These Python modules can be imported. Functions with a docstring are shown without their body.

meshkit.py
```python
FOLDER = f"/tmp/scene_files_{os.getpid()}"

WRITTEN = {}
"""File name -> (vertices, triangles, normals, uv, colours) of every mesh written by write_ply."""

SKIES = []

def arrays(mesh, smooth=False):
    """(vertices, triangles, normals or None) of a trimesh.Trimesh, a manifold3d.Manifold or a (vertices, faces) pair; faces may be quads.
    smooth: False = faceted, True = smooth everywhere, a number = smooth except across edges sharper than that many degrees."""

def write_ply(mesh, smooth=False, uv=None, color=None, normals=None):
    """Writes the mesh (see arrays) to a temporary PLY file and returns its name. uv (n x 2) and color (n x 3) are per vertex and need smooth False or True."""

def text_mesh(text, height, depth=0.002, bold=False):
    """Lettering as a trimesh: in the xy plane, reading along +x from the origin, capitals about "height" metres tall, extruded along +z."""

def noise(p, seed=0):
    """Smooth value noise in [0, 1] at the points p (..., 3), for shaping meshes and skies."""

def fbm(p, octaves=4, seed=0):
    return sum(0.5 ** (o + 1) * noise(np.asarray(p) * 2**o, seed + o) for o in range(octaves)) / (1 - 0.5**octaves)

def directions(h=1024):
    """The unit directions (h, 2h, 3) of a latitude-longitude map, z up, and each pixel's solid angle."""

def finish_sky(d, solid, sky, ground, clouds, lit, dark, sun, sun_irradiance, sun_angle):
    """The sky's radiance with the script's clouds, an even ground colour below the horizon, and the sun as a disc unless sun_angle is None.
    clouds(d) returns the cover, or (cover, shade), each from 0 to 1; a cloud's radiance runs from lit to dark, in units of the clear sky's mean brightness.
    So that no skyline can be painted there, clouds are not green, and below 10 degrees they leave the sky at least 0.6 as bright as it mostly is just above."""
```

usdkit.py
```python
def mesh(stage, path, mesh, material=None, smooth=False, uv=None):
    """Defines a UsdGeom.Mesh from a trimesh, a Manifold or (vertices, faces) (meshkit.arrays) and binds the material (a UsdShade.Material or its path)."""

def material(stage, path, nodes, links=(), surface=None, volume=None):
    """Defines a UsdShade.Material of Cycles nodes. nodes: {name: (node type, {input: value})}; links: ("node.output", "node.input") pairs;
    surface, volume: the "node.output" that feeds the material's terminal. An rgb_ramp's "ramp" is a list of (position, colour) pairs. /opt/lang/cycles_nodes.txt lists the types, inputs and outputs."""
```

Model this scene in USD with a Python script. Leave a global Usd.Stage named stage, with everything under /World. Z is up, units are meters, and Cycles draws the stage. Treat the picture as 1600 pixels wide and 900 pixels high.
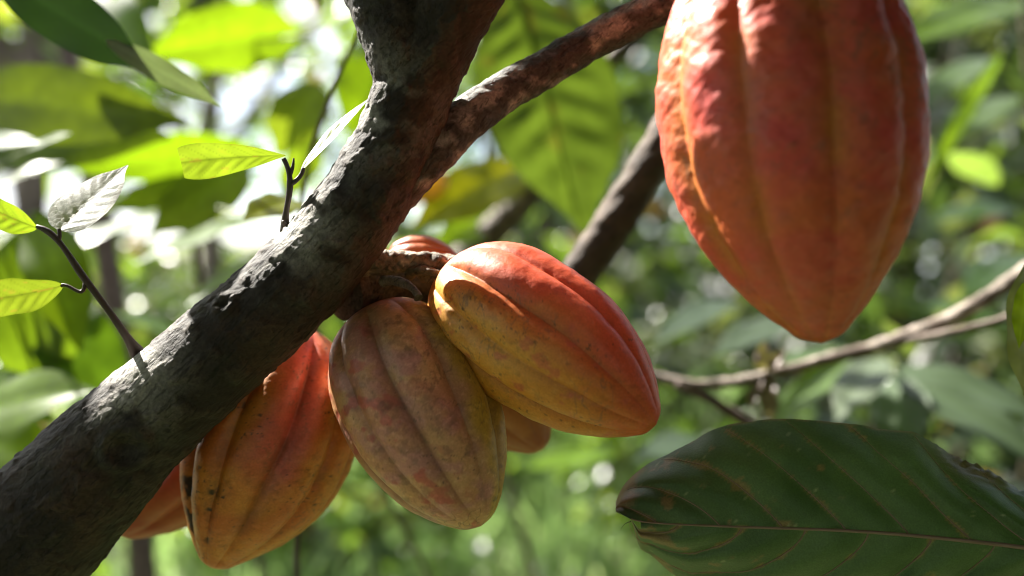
import math, random
import numpy as np, trimesh, manifold3d, usdkit, meshkit
from pxr import Usd, UsdGeom, UsdLux, UsdShade, Gf, Sdf, Vt
from scipy.interpolate import PchipInterpolator, CubicSpline

stage = Usd.Stage.CreateInMemory()
UsdGeom.SetStageUpAxis(stage, 'Z'); UsdGeom.SetStageMetersPerUnit(stage, 1.0)
UsdGeom.Xform.Define(stage, '/World'); UsdGeom.Scope.Define(stage, '/World/Looks')

# ------------------------------------------------------------------ camera
CAM = np.array([0.0, 0.0, 1.15]); PITCH = math.radians(1.0)
FOCAL, APER, FSTOP, FOCUS, EXPOSURE = 35.0, 36.0, 2.1, 0.645, 2.4
cam = UsdGeom.Camera.Define(stage, '/World/camera')
cam.AddTranslateOp().Set(tuple(CAM)); cam.AddRotateXOp().Set(90 + math.degrees(PITCH))
cam.CreateFocalLengthAttr(FOCAL); cam.CreateHorizontalApertureAttr(APER); cam.CreateVerticalApertureAttr(APER * 9 / 16)
cam.CreateFStopAttr(FSTOP); cam.CreateFocusDistanceAttr(FOCUS); cam.CreateExposureAttr(EXPOSURE)
cam.CreateClippingRangeAttr((0.05, 500))
# ------------------------------------------------------------------ sky and sun
SUN = np.array([-0.565, 0.44, 0.70]); SUN /= np.linalg.norm(SUN)
elev, rot = math.asin(SUN[2]), math.atan2(SUN[0], SUN[1])
sky_mat = usdkit.material(stage, '/World/Looks/sky_look', {
    'sky': ('sky_texture', {'sky_type': 'single_scattering', 'sun_disc': False, 'sun_elevation': elev, 'sun_rotation': rot,
                            'aerosol_density': 2.0}),
    'tc': ('texture_coordinate', {}), 'n': ('noise_texture', {'scale': 2.2, 'detail': 5.0, 'roughness': 0.55}),
    'r': ('rgb_ramp', {'ramp': [(0.42, (0, 0, 0)), (0.56, (1, 1, 1))]}),
    'mx': ('mix_color', {'b': (6.0, 6.1, 6.5), 'use_clamp': False}),
    'bg': ('background_shader', {'strength': 0.065})}, [('tc.generated', 'n.vector'), ('n.fac', 'r.fac'), ('r.color', 'mx.fac'), ('sky.color', 'mx.a'), ('mx.result', 'bg.color')], surface='bg.background')
dome = UsdLux.DomeLight.Define(stage, '/World/sky')
UsdShade.MaterialBindingAPI.Apply(dome.GetPrim()).Bind(sky_mat)
dome.GetPrim().SetCustomDataByKey('kind', 'structure')
sun = UsdLux.DistantLight.Define(stage, '/World/sun')
sun.CreateNormalizeAttr(True); sun.CreateIntensityAttr(1.25); sun.CreateAngleAttr(0.53); sun.CreateColorAttr((1.0, 0.95, 0.86))
m = Gf.Matrix4d(); m.SetRotate(Gf.Rotation(Gf.Vec3d(0, 0, 1), Gf.Vec3d(*map(float, SUN)))); sun.AddTransformOp().Set(m)

# ------------------------------------------------------------------ helpers
KPX = APER / FOCAL / 1600
RT, FW, UP = np.array([1.0, 0, 0]), np.array([0, math.cos(PITCH), math.sin(PITCH)]), np.array([0, -math.sin(PITCH), math.cos(PITCH)])
def at(px, py, d):                       # where a spot of the picture lies in the place, at depth d
    return CAM + FW * d + RT * ((px - 800) * KPX * d) + UP * ((450 - py) * KPX * d)
def unit(v): v = np.asarray(v, float); return v / (np.linalg.norm(v) + 1e-12)
names = {}
def numbered(parent, name):
    k = (parent, name); names[k] = names.get(k, -1) + 1
    return f'{parent}/{name}' + (f'_{names[k]:03d}' if names[k] else '')
def tag(p, label=None, cat=None, group=None, kind=None):
    p = p.GetPrim() if hasattr(p, 'GetPrim') else p
    for k, v in (('label', label), ('category', cat), ('group', group), ('kind', kind)):
        if v: p.SetCustomDataByKey(k, v)
    return p
def thing(name, label, cat, group=None):
    x = UsdGeom.Xform.Define(stage, numbered('/World', name))
    return tag(x, label, cat, group)
def put(parent, name, mesh, mat, tint=None, smooth=True, label=None, kind=None, **prim):
    path = numbered(str(parent.GetPath()) if parent is not None else '/World', name)
    g = usdkit.mesh(stage, path, mesh, mat, smooth=smooth)
    api = UsdGeom.PrimvarsAPI(g)
    if tint is not None:
        t = np.asarray(tint, np.float32)
        if t.ndim == 1: t = np.tile(t, (len(g.GetPointsAttr().Get()), 1))
        api.CreatePrimvar('tint', Sdf.ValueTypeNames.Color3fArray, 'vertex').Set(Vt.Vec3fArray.FromNumpy(t))
    if label: tag(g, label)
    if kind: tag(g, kind=kind)
    return g.GetPrim()
def V(mesh): return np.asarray(mesh.vertices)
def smoothstep(x, a, b):
    t = np.clip((x - a) / (b - a), 0, 1); return t * t * (3 - 2 * t)
def lerp(a, b, t):
    t = np.asarray(t)[..., None]; return np.asarray(a) * (1 - t) + np.asarray(b) * t
def noise3(p, scale, seed=0, o=3): return meshkit.fbm(np.asarray(p) * scale + 100, o, seed)

def tube(points, radii, sides=10, step=None, cap=True):
    """A tapered limb along a smooth curve through the points."""
    p = np.asarray(points, float); r = np.broadcast_to(np.asarray(radii, float), (len(p),))
    s = np.r_[0, np.cumsum(np.linalg.norm(np.diff(p, axis=0), axis=1))]
    n = max(len(p), int(s[-1] / step) + 1) if step else max(4, 4 * len(p))
    ss = np.linspace(0, s[-1], n)
    if len(p) > 2: c = CubicSpline(s, p)(ss)
    else: c = np.stack([np.interp(ss, s, p[:, k]) for k in range(3)], 1)
    rr = PchipInterpolator(s, r)(ss)
    t = np.gradient(c, axis=0); t /= np.linalg.norm(t, axis=1, keepdims=True) + 1e-12
    a = np.zeros_like(c); x = np.cross(t[0], [0.3, 0.5, 0.81]); a[0] = unit(x)
    for i in range(1, n): a[i] = unit(a[i - 1] - t[i] * (a[i - 1] @ t[i]))
    b = np.cross(t, a); ang = np.arange(sides) * 2 * np.pi / sides
    v = (c[:, None] + rr[:, None, None] * (np.cos(ang)[None, :, None] * a[:, None] + np.sin(ang)[None, :, None] * b[:, None])).reshape(-1, 3)
    i, j = np.meshgrid(np.arange(n - 1), np.arange(sides), indexing='ij'); k = (j + 1) % sides
    q = np.stack([i * sides + j, i * sides + k, (i + 1) * sides + k, (i + 1) * sides + j], -1).reshape(-1, 4)
    f = np.vstack([q[:, [0, 1, 2]], q[:, [0, 2, 3]]])
    if cap:
        m0, m1 = len(v), len(v) + 1; v = np.vstack([v, c[0], c[-1]]); J = np.arange(sides); K = (J + 1) % sides; e = (n - 1) * sides
        f = np.vstack([f, np.stack([np.full(sides, m0), K, J], 1), np.stack([np.full(sides, m1), e + J, e + K], 1)])
    return trimesh.Trimesh(v, f, process=False)

def limbs(chains, edge, smooth_it=25):
    """One continuous wood body from chains of (point, radius): hulls of spheres, joined, refined and smoothed."""
    parts = []
    for ch in chains:
        balls = [manifold3d.Manifold.sphere(r, 28).translate(tuple(p)) for p, r in ch]
        parts += [manifold3d.Manifold.batch_hull([a, b]) for a, b in zip(balls, balls[1:])]
    u = manifold3d.Manifold.batch_boolean(parts, manifold3d.OpType.Add).refine_to_length(edge)
    mm = u.to_mesh(); t = trimesh.Trimesh(mm.vert_properties[:, :3], mm.tri_verts, process=True)
    trimesh.smoothing.filter_taubin(t, lamb=0.5, nu=0.51, iterations=smooth_it)
    return t
def displaced(t, amount):
    n = np.asarray(t.vertex_normals); return trimesh.Trimesh(V(t) + n * amount[:, None], t.faces, process=False)

# ------------------------------------------------------------------ materials
def mat(name, nodes, links, surface='p.BSDF'): return usdkit.material(stage, '/World/Looks/' + name, nodes, links, surface=surface)
TI = ('attribute', {'attribute': 'tint'}); GEO = ('geometry', {})
leaf_look = mat('leaf_look', {
    'a': TI, 'g': GEO, 'n': ('noise_texture', {'scale': 60.0, 'detail': 3.0}),
    'r': ('rgb_ramp', {'ramp': [(0.3, (0.78, 0.78, 0.72)), (0.7, (1.15, 1.12, 1.1))]}),
    'c': ('mix_color', {'blend_type': 'multiply', 'fac': 1.0, 'use_clamp': False}),
    'tc': ('mix_color', {'blend_type': 'multiply', 'fac': 1.0, 'b': (2.45, 2.3, 0.7), 'use_clamp': False}),
    'p': ('principled_bsdf', {'roughness': 0.33, 'specular_ior_level': 0.5}),
    't': ('translucent_bsdf', {}), 'x': ('mix_closure', {'fac': 0.46})},
    [('g.position', 'n.vector'), ('n.fac', 'r.fac'), ('a.color', 'c.a'), ('r.color', 'c.b'), ('c.result', 'p.base_color'),
     ('c.result', 'tc.a'), ('tc.result', 't.color'), ('p.BSDF', 'x.closure1'), ('t.BSDF', 'x.closure2')], surface='x.closure')
grass_look = mat('grass_look', {
    'a': TI, 'g': GEO, 'n': ('noise_texture', {'scale': 60.0, 'detail': 3.0}),
    'r': ('rgb_ramp', {'ramp': [(0.3, (0.78, 0.78, 0.72)), (0.7, (1.15, 1.12, 1.1))]}),
    'c': ('mix_color', {'blend_type': 'multiply', 'fac': 1.0, 'use_clamp': False}),
    'tc': ('mix_color', {'blend_type': 'multiply', 'fac': 1.0, 'b': (1.9, 2.0, 1.5), 'use_clamp': False}),
    'p': ('principled_bsdf', {'roughness': 0.33, 'specular_ior_level': 0.5}),
    't': ('translucent_bsdf', {}), 'x': ('mix_closure', {'fac': 0.46})},
    [('g.position', 'n.vector'), ('n.fac', 'r.fac'), ('a.color', 'c.a'), ('r.color', 'c.b'), ('c.result', 'p.base_color'),
     ('c.result', 'tc.a'), ('tc.result', 't.color'), ('p.BSDF', 'x.closure1'), ('t.BSDF', 'x.closure2')], surface='x.closure')
thick_leaf_look = mat('thick_leaf_look', {
    'a': TI, 'g': GEO, 'n': ('noise_texture', {'scale': 900.0, 'detail': 4.0}), 'b': ('bump', {'strength': 0.2, 'distance': 0.0004}),
    'r': ('rgb_ramp', {'ramp': [(0.3, (0.8, 0.8, 0.8)), (0.7, (1.15, 1.15, 1.15))]}),
    'c': ('mix_color', {'blend_type': 'multiply', 'fac': 1.0, 'use_clamp': False}),
    'tc': ('mix_color', {'blend_type': 'multiply', 'fac': 1.0, 'b': (1.6, 2.0, 0.6), 'use_clamp': False}),
    'vo': ('voronoi_texture', {'feature': 'distance_to_edge', 'scale': 330.0}), 'vr': ('rgb_ramp', {'ramp': [(0.0, (1.2, 1.18, 1.1)), (0.10, (1.0, 1.0, 1.0))]}),
    'c1': ('mix_color', {'blend_type': 'multiply', 'fac': 0.7, 'use_clamp': False}), 'ad': ('math', {'math_type': 'multiply_add', 'value2': 0.25}),
    'mr': ('map_range', {'from_min': 0.0, 'from_max': 0.12, 'to_min': 0.0, 'to_max': 1.0, 'clamp': True}),
    'p': ('principled_bsdf', {'roughness': 0.44, 'specular_ior_level': 0.5}),
    't': ('translucent_bsdf', {}), 'x': ('mix_closure', {'fac': 0.25})},
    [('g.position', 'n.vector'), ('n.fac', 'r.fac'), ('a.color', 'c.a'), ('r.color', 'c.b'), ('g.position', 'vo.vector'), ('vo.distance', 'vr.fac'), ('c.result', 'c1.a'), ('vr.color', 'c1.b'), ('c1.result', 'p.base_color'), ('vo.distance', 'mr.value'), ('n.fac', 'ad.value1'), ('mr.result', 'ad.value3'), ('ad.value', 'b.height'), ('b.normal', 'p.normal'),
     ('c.result', 'tc.a'), ('tc.result', 't.color'), ('p.BSDF', 'x.closure1'), ('t.BSDF', 'x.closure2')], surface='x.closure')
bark_look = mat('bark_look', {
    'a': TI, 'g': GEO, 'n': ('noise_texture', {'scale': 420.0, 'detail': 6.0, 'roughness': 0.65}), 'n2': ('noise_texture', {'scale': 130.0, 'detail': 5.0, 'roughness': 0.7}),
    'vr': ('vector_rotate', {'rotate_type': 'y_axis', 'angle': 0.80}), 'vm': ('vector_math', {'math_type': 'multiply', 'vector2': (85.0, 420.0, 420.0)}), 'n3': ('noise_texture', {'scale': 1.0, 'detail': 3.0, 'roughness': 0.55, 'distortion': 0.6}),
    'cr': ('rgb_ramp', {'ramp': [(0.36, (0.0, 0.0, 0.0)), (0.46, (1.0, 1.0, 1.0)), (1.0, (1.0, 1.0, 1.0))]}), 'cc': ('mix_color', {'blend_type': 'multiply', 'fac': 0.55, 'use_clamp': False}), 's2': ('math', {'math_type': 'multiply_add', 'value2': 0.5}),
    'r': ('rgb_ramp', {'ramp': [(0.25, (0.45, 0.43, 0.42)), (0.5, (0.95, 0.93, 0.9)), (0.75, (1.6, 1.55, 1.45))]}),
    'c': ('mix_color', {'blend_type': 'multiply', 'fac': 1.0, 'use_clamp': False}),
    's': ('math', {'math_type': 'add'}),
    'b': ('bump', {'strength': 0.7, 'distance': 0.0016}), 'p': ('principled_bsdf', {'roughness': 0.72, 'specular_ior_level': 0.35})},
    [('g.position', 'n.vector'), ('g.position', 'n2.vector'), ('n.fac', 'r.fac'), ('a.color', 'c.a'), ('r.color', 'c.b'), ('c.result', 'cc.a'), ('cr.color', 'cc.b'), ('cc.result', 'p.base_color'), ('g.position', 'vr.vector'), ('vr.vector', 'vm.vector1'), ('vm.vector', 'n3.vector'), ('n3.fac', 'cr.fac'),
     ('n.fac', 's.value1'), ('n2.fac', 's.value2'), ('cr.color', 's2.value1'), ('s.value', 's2.value3'), ('s2.value', 'b.height'), ('b.normal', 'p.normal')])
husk_look = mat('husk_look', {
    'a': TI, 'g': GEO, 'n': ('noise_texture', {'scale': 700.0, 'detail': 5.0, 'roughness': 0.6}), 'v': ('voronoi_texture', {'scale': 330.0}),
    'r': ('rgb_ramp', {'ramp': [(0.3, (0.82, 0.8, 0.76)), (0.55, (1.0, 1.0, 1.0)), (0.75, (1.1, 1.12, 1.15))]}),
    'sp': ('rgb_ramp', {'ramp': [(0.0, (0.35, 0.28, 0.22)), (0.07, (0.55, 0.5, 0.45)), (0.13, (1, 1, 1))]}),
    'c': ('mix_color', {'blend_type': 'multiply', 'fac': 1.0, 'use_clamp': False}), 'c2': ('mix_color', {'blend_type': 'multiply', 'fac': 0.08, 'use_clamp': False}),
    'b': ('bump', {'strength': 0.25, 'distance': 0.0006}), 'rr': ('map_range', {'from_min': 0.3, 'from_max': 0.7, 'to_min': 0.36, 'to_max': 0.54}),
    'p': ('principled_bsdf', {'specular_ior_level': 0.5, 'subsurface_weight': 0.12, 'subsurface_scale': 0.004, 'subsurface_radius': (1.0, 0.35, 0.15)})},
    [('g.position', 'n.vector'), ('g.position', 'v.vector'), ('n.fac', 'r.fac'), ('a.color', 'c.a'), ('r.color', 'c.b'), ('v.distance', 'sp.fac'), ('c.result', 'c2.a'), ('sp.color', 'c2.b'),
     ('c2.result', 'p.base_color'), ('n.fac', 'b.height'), ('b.normal', 'p.normal'), ('n.fac', 'rr.value'), ('rr.result', 'p.roughness')])
stem_look = mat('stem_look', {'a': TI, 'g': GEO, 'n': ('noise_texture', {'scale': 500.0, 'detail': 3.0}), 'b': ('bump', {'strength': 0.4, 'distance': 0.001}),
    'p': ('principled_bsdf', {'roughness': 0.55})}, [('g.position', 'n.vector'), ('a.color', 'p.base_color'), ('n.fac', 'b.height'), ('b.normal', 'p.normal')])
soil_look = mat('soil_look', {'g': GEO, 'n': ('noise_texture', {'scale': 3.0, 'detail': 6.0}),
    'r': ('rgb_ramp', {'ramp': [(0.3, (0.05, 0.035, 0.02)), (0.5, (0.06, 0.075, 0.02)), (0.7, (0.09, 0.13, 0.03))]}),
    'p': ('principled_bsdf', {'roughness': 0.9})}, [('g.position', 'n.vector'), ('n.fac', 'r.fac'), ('r.color', 'p.base_color')])

# ------------------------------------------------------------------ leaves
def leaf_mesh(base, tip, width, nrm, cut=1.0, nu=12, nv=3, fold=0.2, arch=0.12, ripple=0.08, quilt=0.0, seed=0, full=0.85, bend=0.0):
    """A leaf blade from its base to its tip with a folded midrib, an arched length and a waved edge. Returns mesh, u, v."""
    rng = np.random.default_rng(seed); base, tip = np.asarray(base, float), np.asarray(tip, float)
    L = np.linalg.norm(tip - base); X = unit(tip - base); Z = unit(np.asarray(nrm) - X * (np.asarray(nrm) @ X)); Y = np.cross(Z, X)
    u, v = np.meshgrid(np.linspace(0, cut, nu + 1), np.linspace(-1, 1, 2 * nv + 1), indexing='ij')
    w = np.sin(np.pi * np.clip(u, 0, 1) ** full) ** 0.75 * (1 - 0.55 * smoothstep(u, 0.72, 1.0)) + 0.02
    w[0], w[-1] = 0.03, w[-1] if cut < 1 else 0.015
    w = w * width / 2; ph = rng.uniform(0, 6.3, 4); k = rng.uniform(1.5, 3.0)
    av = np.abs(v)
    z = av * w * fold - av ** 2 * w * fold * 0.6 + arch * L * 4 * (u - u * u) * 0.5
    z += ripple * w * av ** 1.5 * (np.sin(2 * np.pi * k * u + ph[0]) * (v > 0) + np.sin(2 * np.pi * k * u + ph[1]) * (v < 0))
    if quilt: z += quilt * w * np.sin(np.pi * np.minimum(av * 1.15, 1)) * np.cos(2 * np.pi * (8 * (u - 0.16 * av)))
    y = v * w + bend * L * 4 * (u - u * u) * 0.5
    p = base + X * (L * u)[..., None] + Y * y[..., None] + Z * z[..., None]
    m_, n_ = u.shape; i, j = np.meshgrid(np.arange(m_ - 1), np.arange(n_ - 1), indexing='ij')
    q = np.stack([i * n_ + j, (i + 1) * n_ + j, (i + 1) * n_ + j + 1, i * n_ + j + 1], -1).reshape(-1, 4)
    return trimesh.Trimesh(p.reshape(-1, 3), np.vstack([q[:, [0, 1, 2]], q[:, [0, 2, 3]]]), process=False), u.ravel(), v.ravel()
def leaf_tint(u, v, col, seed=0, vein=1.25, mott=0.2, lines=0.0):
    col = np.asarray(col, float); rng = np.random.default_rng(seed)
    t = np.tile(col, (len(u), 1)) * (1 + mott * (noise3(np.stack([u * 3, v * 2, u * 0 + seed % 97], 1), 1.0, seed % 1000) - 0.5))[:, None]
    t = t * (1 + (vein - 1) * np.exp(-(v / 0.12) ** 2))[:, None]
    edge = smoothstep(np.abs(v), 0.85, 1.0) * 0.15
    if lines:
        q = np.abs((9 * (u - 0.17 * np.abs(v) ** 1.2) + 0.5 * (v > 0) + 0.5) % 1 - 0.5); f2 = noise3(np.stack([u * 9, v * 5, u * 0 + seed % 89], 1), 1.0, seed % 1000 + 7, 3)
        t = t * (1 - lines * np.exp(-(q / 0.07) ** 2) - lines * np.exp(-(v / 0.05) ** 2))[:, None]
        t = lerp(t, (0.10, 0.06, 0.03), 0.4 * smoothstep(f2, 0.72, 0.80))
    return t * (1 - edge[:, None])
seedc = [10]
def add_leaf(parent, base, tip, width, nrm, col, name='leaf', look=None, label=None, vein=1.25, lines=0.0, **kw):
    seedc[0] += 1; kw.setdefault('seed', seedc[0])
    if lines: kw['nu'], kw['nv'] = 84, 9
    me, u, v = leaf_mesh(base, tip, width, nrm, **kw)
    return put(parent, name, me, look or leaf_look, leaf_tint(u, v, col, kw['seed'], vein, lines=lines), label=label)
LIME, GREEN, DARK, YEL, OLIVE = (0.11, 0.19, 0.012), (0.07, 0.13, 0.02), (0.035, 0.07, 0.022), (0.30, 0.34, 0.02), (0.12, 0.17, 0.02)
BROWN = (0.07, 0.045, 0.03)

# ------------------------------------------------------------------ ground
gx, gy = np.meshgrid(np.r_[-400, -60, np.linspace(-20, 20, 81), 60, 400], np.r_[-400, -40, np.linspace(-8, 30, 77), 70, 400], indexing='ij')
def ground_z(x, y): return 0.10 * (meshkit.fbm(np.stack([x * 0.4 + 50, y * 0.4 + 50, 0 * x], -1), 3, 3) - 0.5) * (np.abs(x) < 30) * (np.abs(y) < 35)
gz = ground_z(gx, gy); nx, ny = gx.shape
i, j = np.meshgrid(np.arange(nx - 1), np.arange(ny - 1), indexing='ij')
q = np.stack([i * ny + j, (i + 1) * ny + j, (i + 1) * ny + j + 1, i * ny + j + 1], -1).reshape(-1, 4)
g = put(None, 'ground', trimesh.Trimesh(np.stack([gx, gy, gz], -1).reshape(-1, 3), np.vstack([q[:, [0, 1, 2]], q[:, [0, 2, 3]]]), process=False), soil_look)
tag(g, 'soil of the cacao grove showing through the grass', 'ground', kind='structure')

# ------------------------------------------------------------------ the tree: trunk, branches, shoots
tree = thing('cacao_tree', 'dark rough barked cacao tree whose leaning trunk crosses in front and carries the pods', 'tree')
TD = 0.655
def pr(px, py, d, rpx): return (at(px, py, d), rpx * KPX * d)
main = [(np.array([-1.02, 0.80, -0.06]), 0.105), (np.array([-0.80, 0.74, 0.45]), 0.082), (at(-190, 1010, 0.68), 0.062), pr(60, 825, 0.665, 108), pr(207, 672, 0.66, 88), pr(310, 580, TD, 80), pr(410, 492, TD, 76), pr(500, 405, TD, 72),
        pr(566, 318, TD - 0.003, 67), pr(618, 225, TD - 0.006, 64), pr(652, 130, TD - 0.010, 62)]
lf = [main[-1], pr(632, 55, 0.645, 70), pr(606, -20, 0.645, 70), pr(560, -160, 0.65, 62), (np.array([-0.32, 0.72, 1.95]), 0.022), (np.array([-0.55, 0.85, 2.6]), 0.014)]
rt = [main[-1], pr(690, 50, 0.638, 60), pr(732, -30, 0.622, 64), pr(775, -170, 0.57, 56), (np.array([0.04, 0.44, 1.95]), 0.020), (np.array([0.15, 0.40, 2.7]), 0.012)]
trunk = limbs([main, lf, rt], 0.0017)
p = V(trunk); c2 = lambda a, b, d: at(a, b, d)
front = c2(345, 470, TD - 0.031), c2(195, 700, 0.66 - 0.036)
dist = lambda p_, q_: np.linalg.norm(p_ - q_, axis=1)
am = 0.0022 * (noise3(p, 22, 1, 2) - 0.5) + 0.0009 * (noise3(p, 130, 2, 3) - 0.5) + 0.0012 * (noise3(p, 360, 3, 2) - 0.5)
flake = noise3(p, 75, 7, 4); am += 0.0009 * smoothstep(flake, 0.52, 0.56)
d0 = dist(p, front[0]); am += -0.007 * np.exp(-(d0 / 0.0035) ** 2) + 0.0028 * np.exp(-((d0 - 0.0075) / 0.003) ** 2)
d1 = dist(p, front[1]); am += -0.004 * np.exp(-(d1 / 0.007) ** 2) + 0.0022 * np.exp(-((d1 - 0.013) / 0.004) ** 2) - 0.001 * np.exp(-((d1 - 0.020) / 0.003) ** 2)
for sx, sy, rr_ in ((300, 505, 0.006), (520, 300, 0.005), (600, 300, 0.007), (130, 760, 0.006), (480, 470, 0.006), (250, 640, 0.005)):
    am += 0.003 * np.exp(-(dist(p, c2(sx, sy, TD - 0.028)) / (0.8 * rr_)) ** 2)
trunk2 = displaced(trunk, am); p2 = V(trunk2); nn = np.asarray(trunk2.vertex_normals)
lich = smoothstep(noise3(p, 40, 11, 4) + 0.35 * (nn @ unit([-0.6, -0.1, 0.75])) , 0.62, 0.80)
lichen_sun = np.exp(-(dist(p, c2(200, 582, TD - 0.02)) / 0.030) ** 2) + np.exp(-(dist(p, c2(455, 350, TD - 0.02)) / 0.03) ** 2) + 0.7 * np.exp(-(dist(p, c2(590, 170, TD - 0.02)) / 0.03) ** 2)  # pale lichen, with the sunlit spots painted into its colour
tint = lerp((0.019, 0.0135, 0.010), (0.038, 0.027, 0.020), smoothstep(flake, 0.45, 0.6))
tint = lerp(tint, (0.055, 0.028, 0.016), 0.6 * smoothstep(noise3(p, 22, 21, 3) + 0.25 * nn[:, 0], 0.55, 0.75))
tint = lerp(tint, (0.44, 0.43, 0.40), np.clip(lich * 0.03 + 0.85 * lichen_sun * smoothstep(noise3(p, 55, 11, 4), 0.38, 0.56) * 0.95, 0, 0.9))
tint = lerp(tint, (0.07, 0.10, 0.035), 0.10 * smoothstep(noise3(p, 60, 31, 3), 0.62, 0.72))
tint = lerp(tint, (0.018, 0.013, 0.01), np.exp(-(d0 / 0.0045) ** 2))
put(tree, 'trunk', trunk2, bark_look, tint)

def wood(parent, name, pts, rad, sides, step, seed, col1, col2, amp=0.0012, look=None, label=None, knots=()):
    t = tube(pts, rad, sides, step); p = V(t); s = noise3(p, 180, seed, 3)
    a = amp * 2.2 * (noise3(p, 45, seed + 1, 3) - 0.5) + amp * 2.4 * (s - 0.5)
    for kp, kr, kh in knots: a = a + kh * np.exp(-(dist(p, kp) / kr) ** 2)
    t = displaced(t, a); n = np.asarray(t.vertex_normals)
    c = lerp(col1, col2, smoothstep(noise3(p, 70, seed + 5, 4) + 0.12 * n[:, 2], 0.42, 0.68))
    return put(parent, name, t, look or bark_look, c, label=label)
# the branch that runs up to the large red pod
wood(tree, 'branch', [at(575, 345, 0.662), at(636, 285, 0.653), at(706, 208, 0.660), at(780, 150, 0.678), at(865, 100, 0.690), at(960, 45, 0.695), at(1060, -2, 0.690), at(1190, -70, 0.66), at(1330, -150, 0.65), at(1500, -330, 0.68)],
     np.array([30, 33, 36, 33, 31, 31, 31, 27, 22, 12]) * KPX * 0.65, 64, 0.0016, 40, (0.045, 0.043, 0.040), (0.24, 0.235, 0.225), 0.0012,
     knots=[(at(930, 38, 0.62), 0.004, 0.003), (at(810, 150, 0.625), 0.005, 0.002), (at(720, 200, 0.63), 0.007, 0.004)])
# the thick stub behind the pods, with its short twigs
wood(tree, 'branch', [at(530, 455, 0.680), at(580, 442, 0.698), at(640, 440, 0.708), at(700, 442, 0.712), at(745, 446, 0.72)], np.array([48, 44, 38, 30, 18]) * KPX * 0.67, 48, 0.0016, 50, (0.055, 0.040, 0.03), (0.11, 0.08, 0.055), 0.0016,
     label='thick dark stub between trunk and pods')
wood(tree, 'twig', [at(540, 418, 0.672), at(580, 411, 0.675), at(640, 410, 0.678), at(690, 414, 0.680), at(735, 424, 0.69)], np.array([24, 20, 18, 19, 16]) * KPX * 0.67, 36, 0.0010, 60, (0.13, 0.105, 0.08), (0.38, 0.32, 0.25), 0.0022)
wood(tree, 'twig', [at(640, 428, 0.680), at(668, 424, 0.668), at(690, 432, 0.668), at(704, 440, 0.672)], np.array([10, 9, 9.5, 11]) * KPX * 0.67, 24, 0.001, 63, (0.12, 0.08, 0.05), (0.28, 0.21, 0.14), 0.0014)
wood(tree, 'twig', [at(600, 440, 0.655), at(622, 440, 0.640), at(645, 452, 0.628), at(654, 466, 0.622)], np.array([9, 7, 6.5, 8.5]) * KPX * 0.64, 24, 0.001, 61, (0.10, 0.06, 0.04), (0.24, 0.18, 0.13), 0.0009, label='short dry pod stub')

STEMC = (0.055, 0.035, 0.028)
def wpx(w, d): return w * KPX * d
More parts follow.
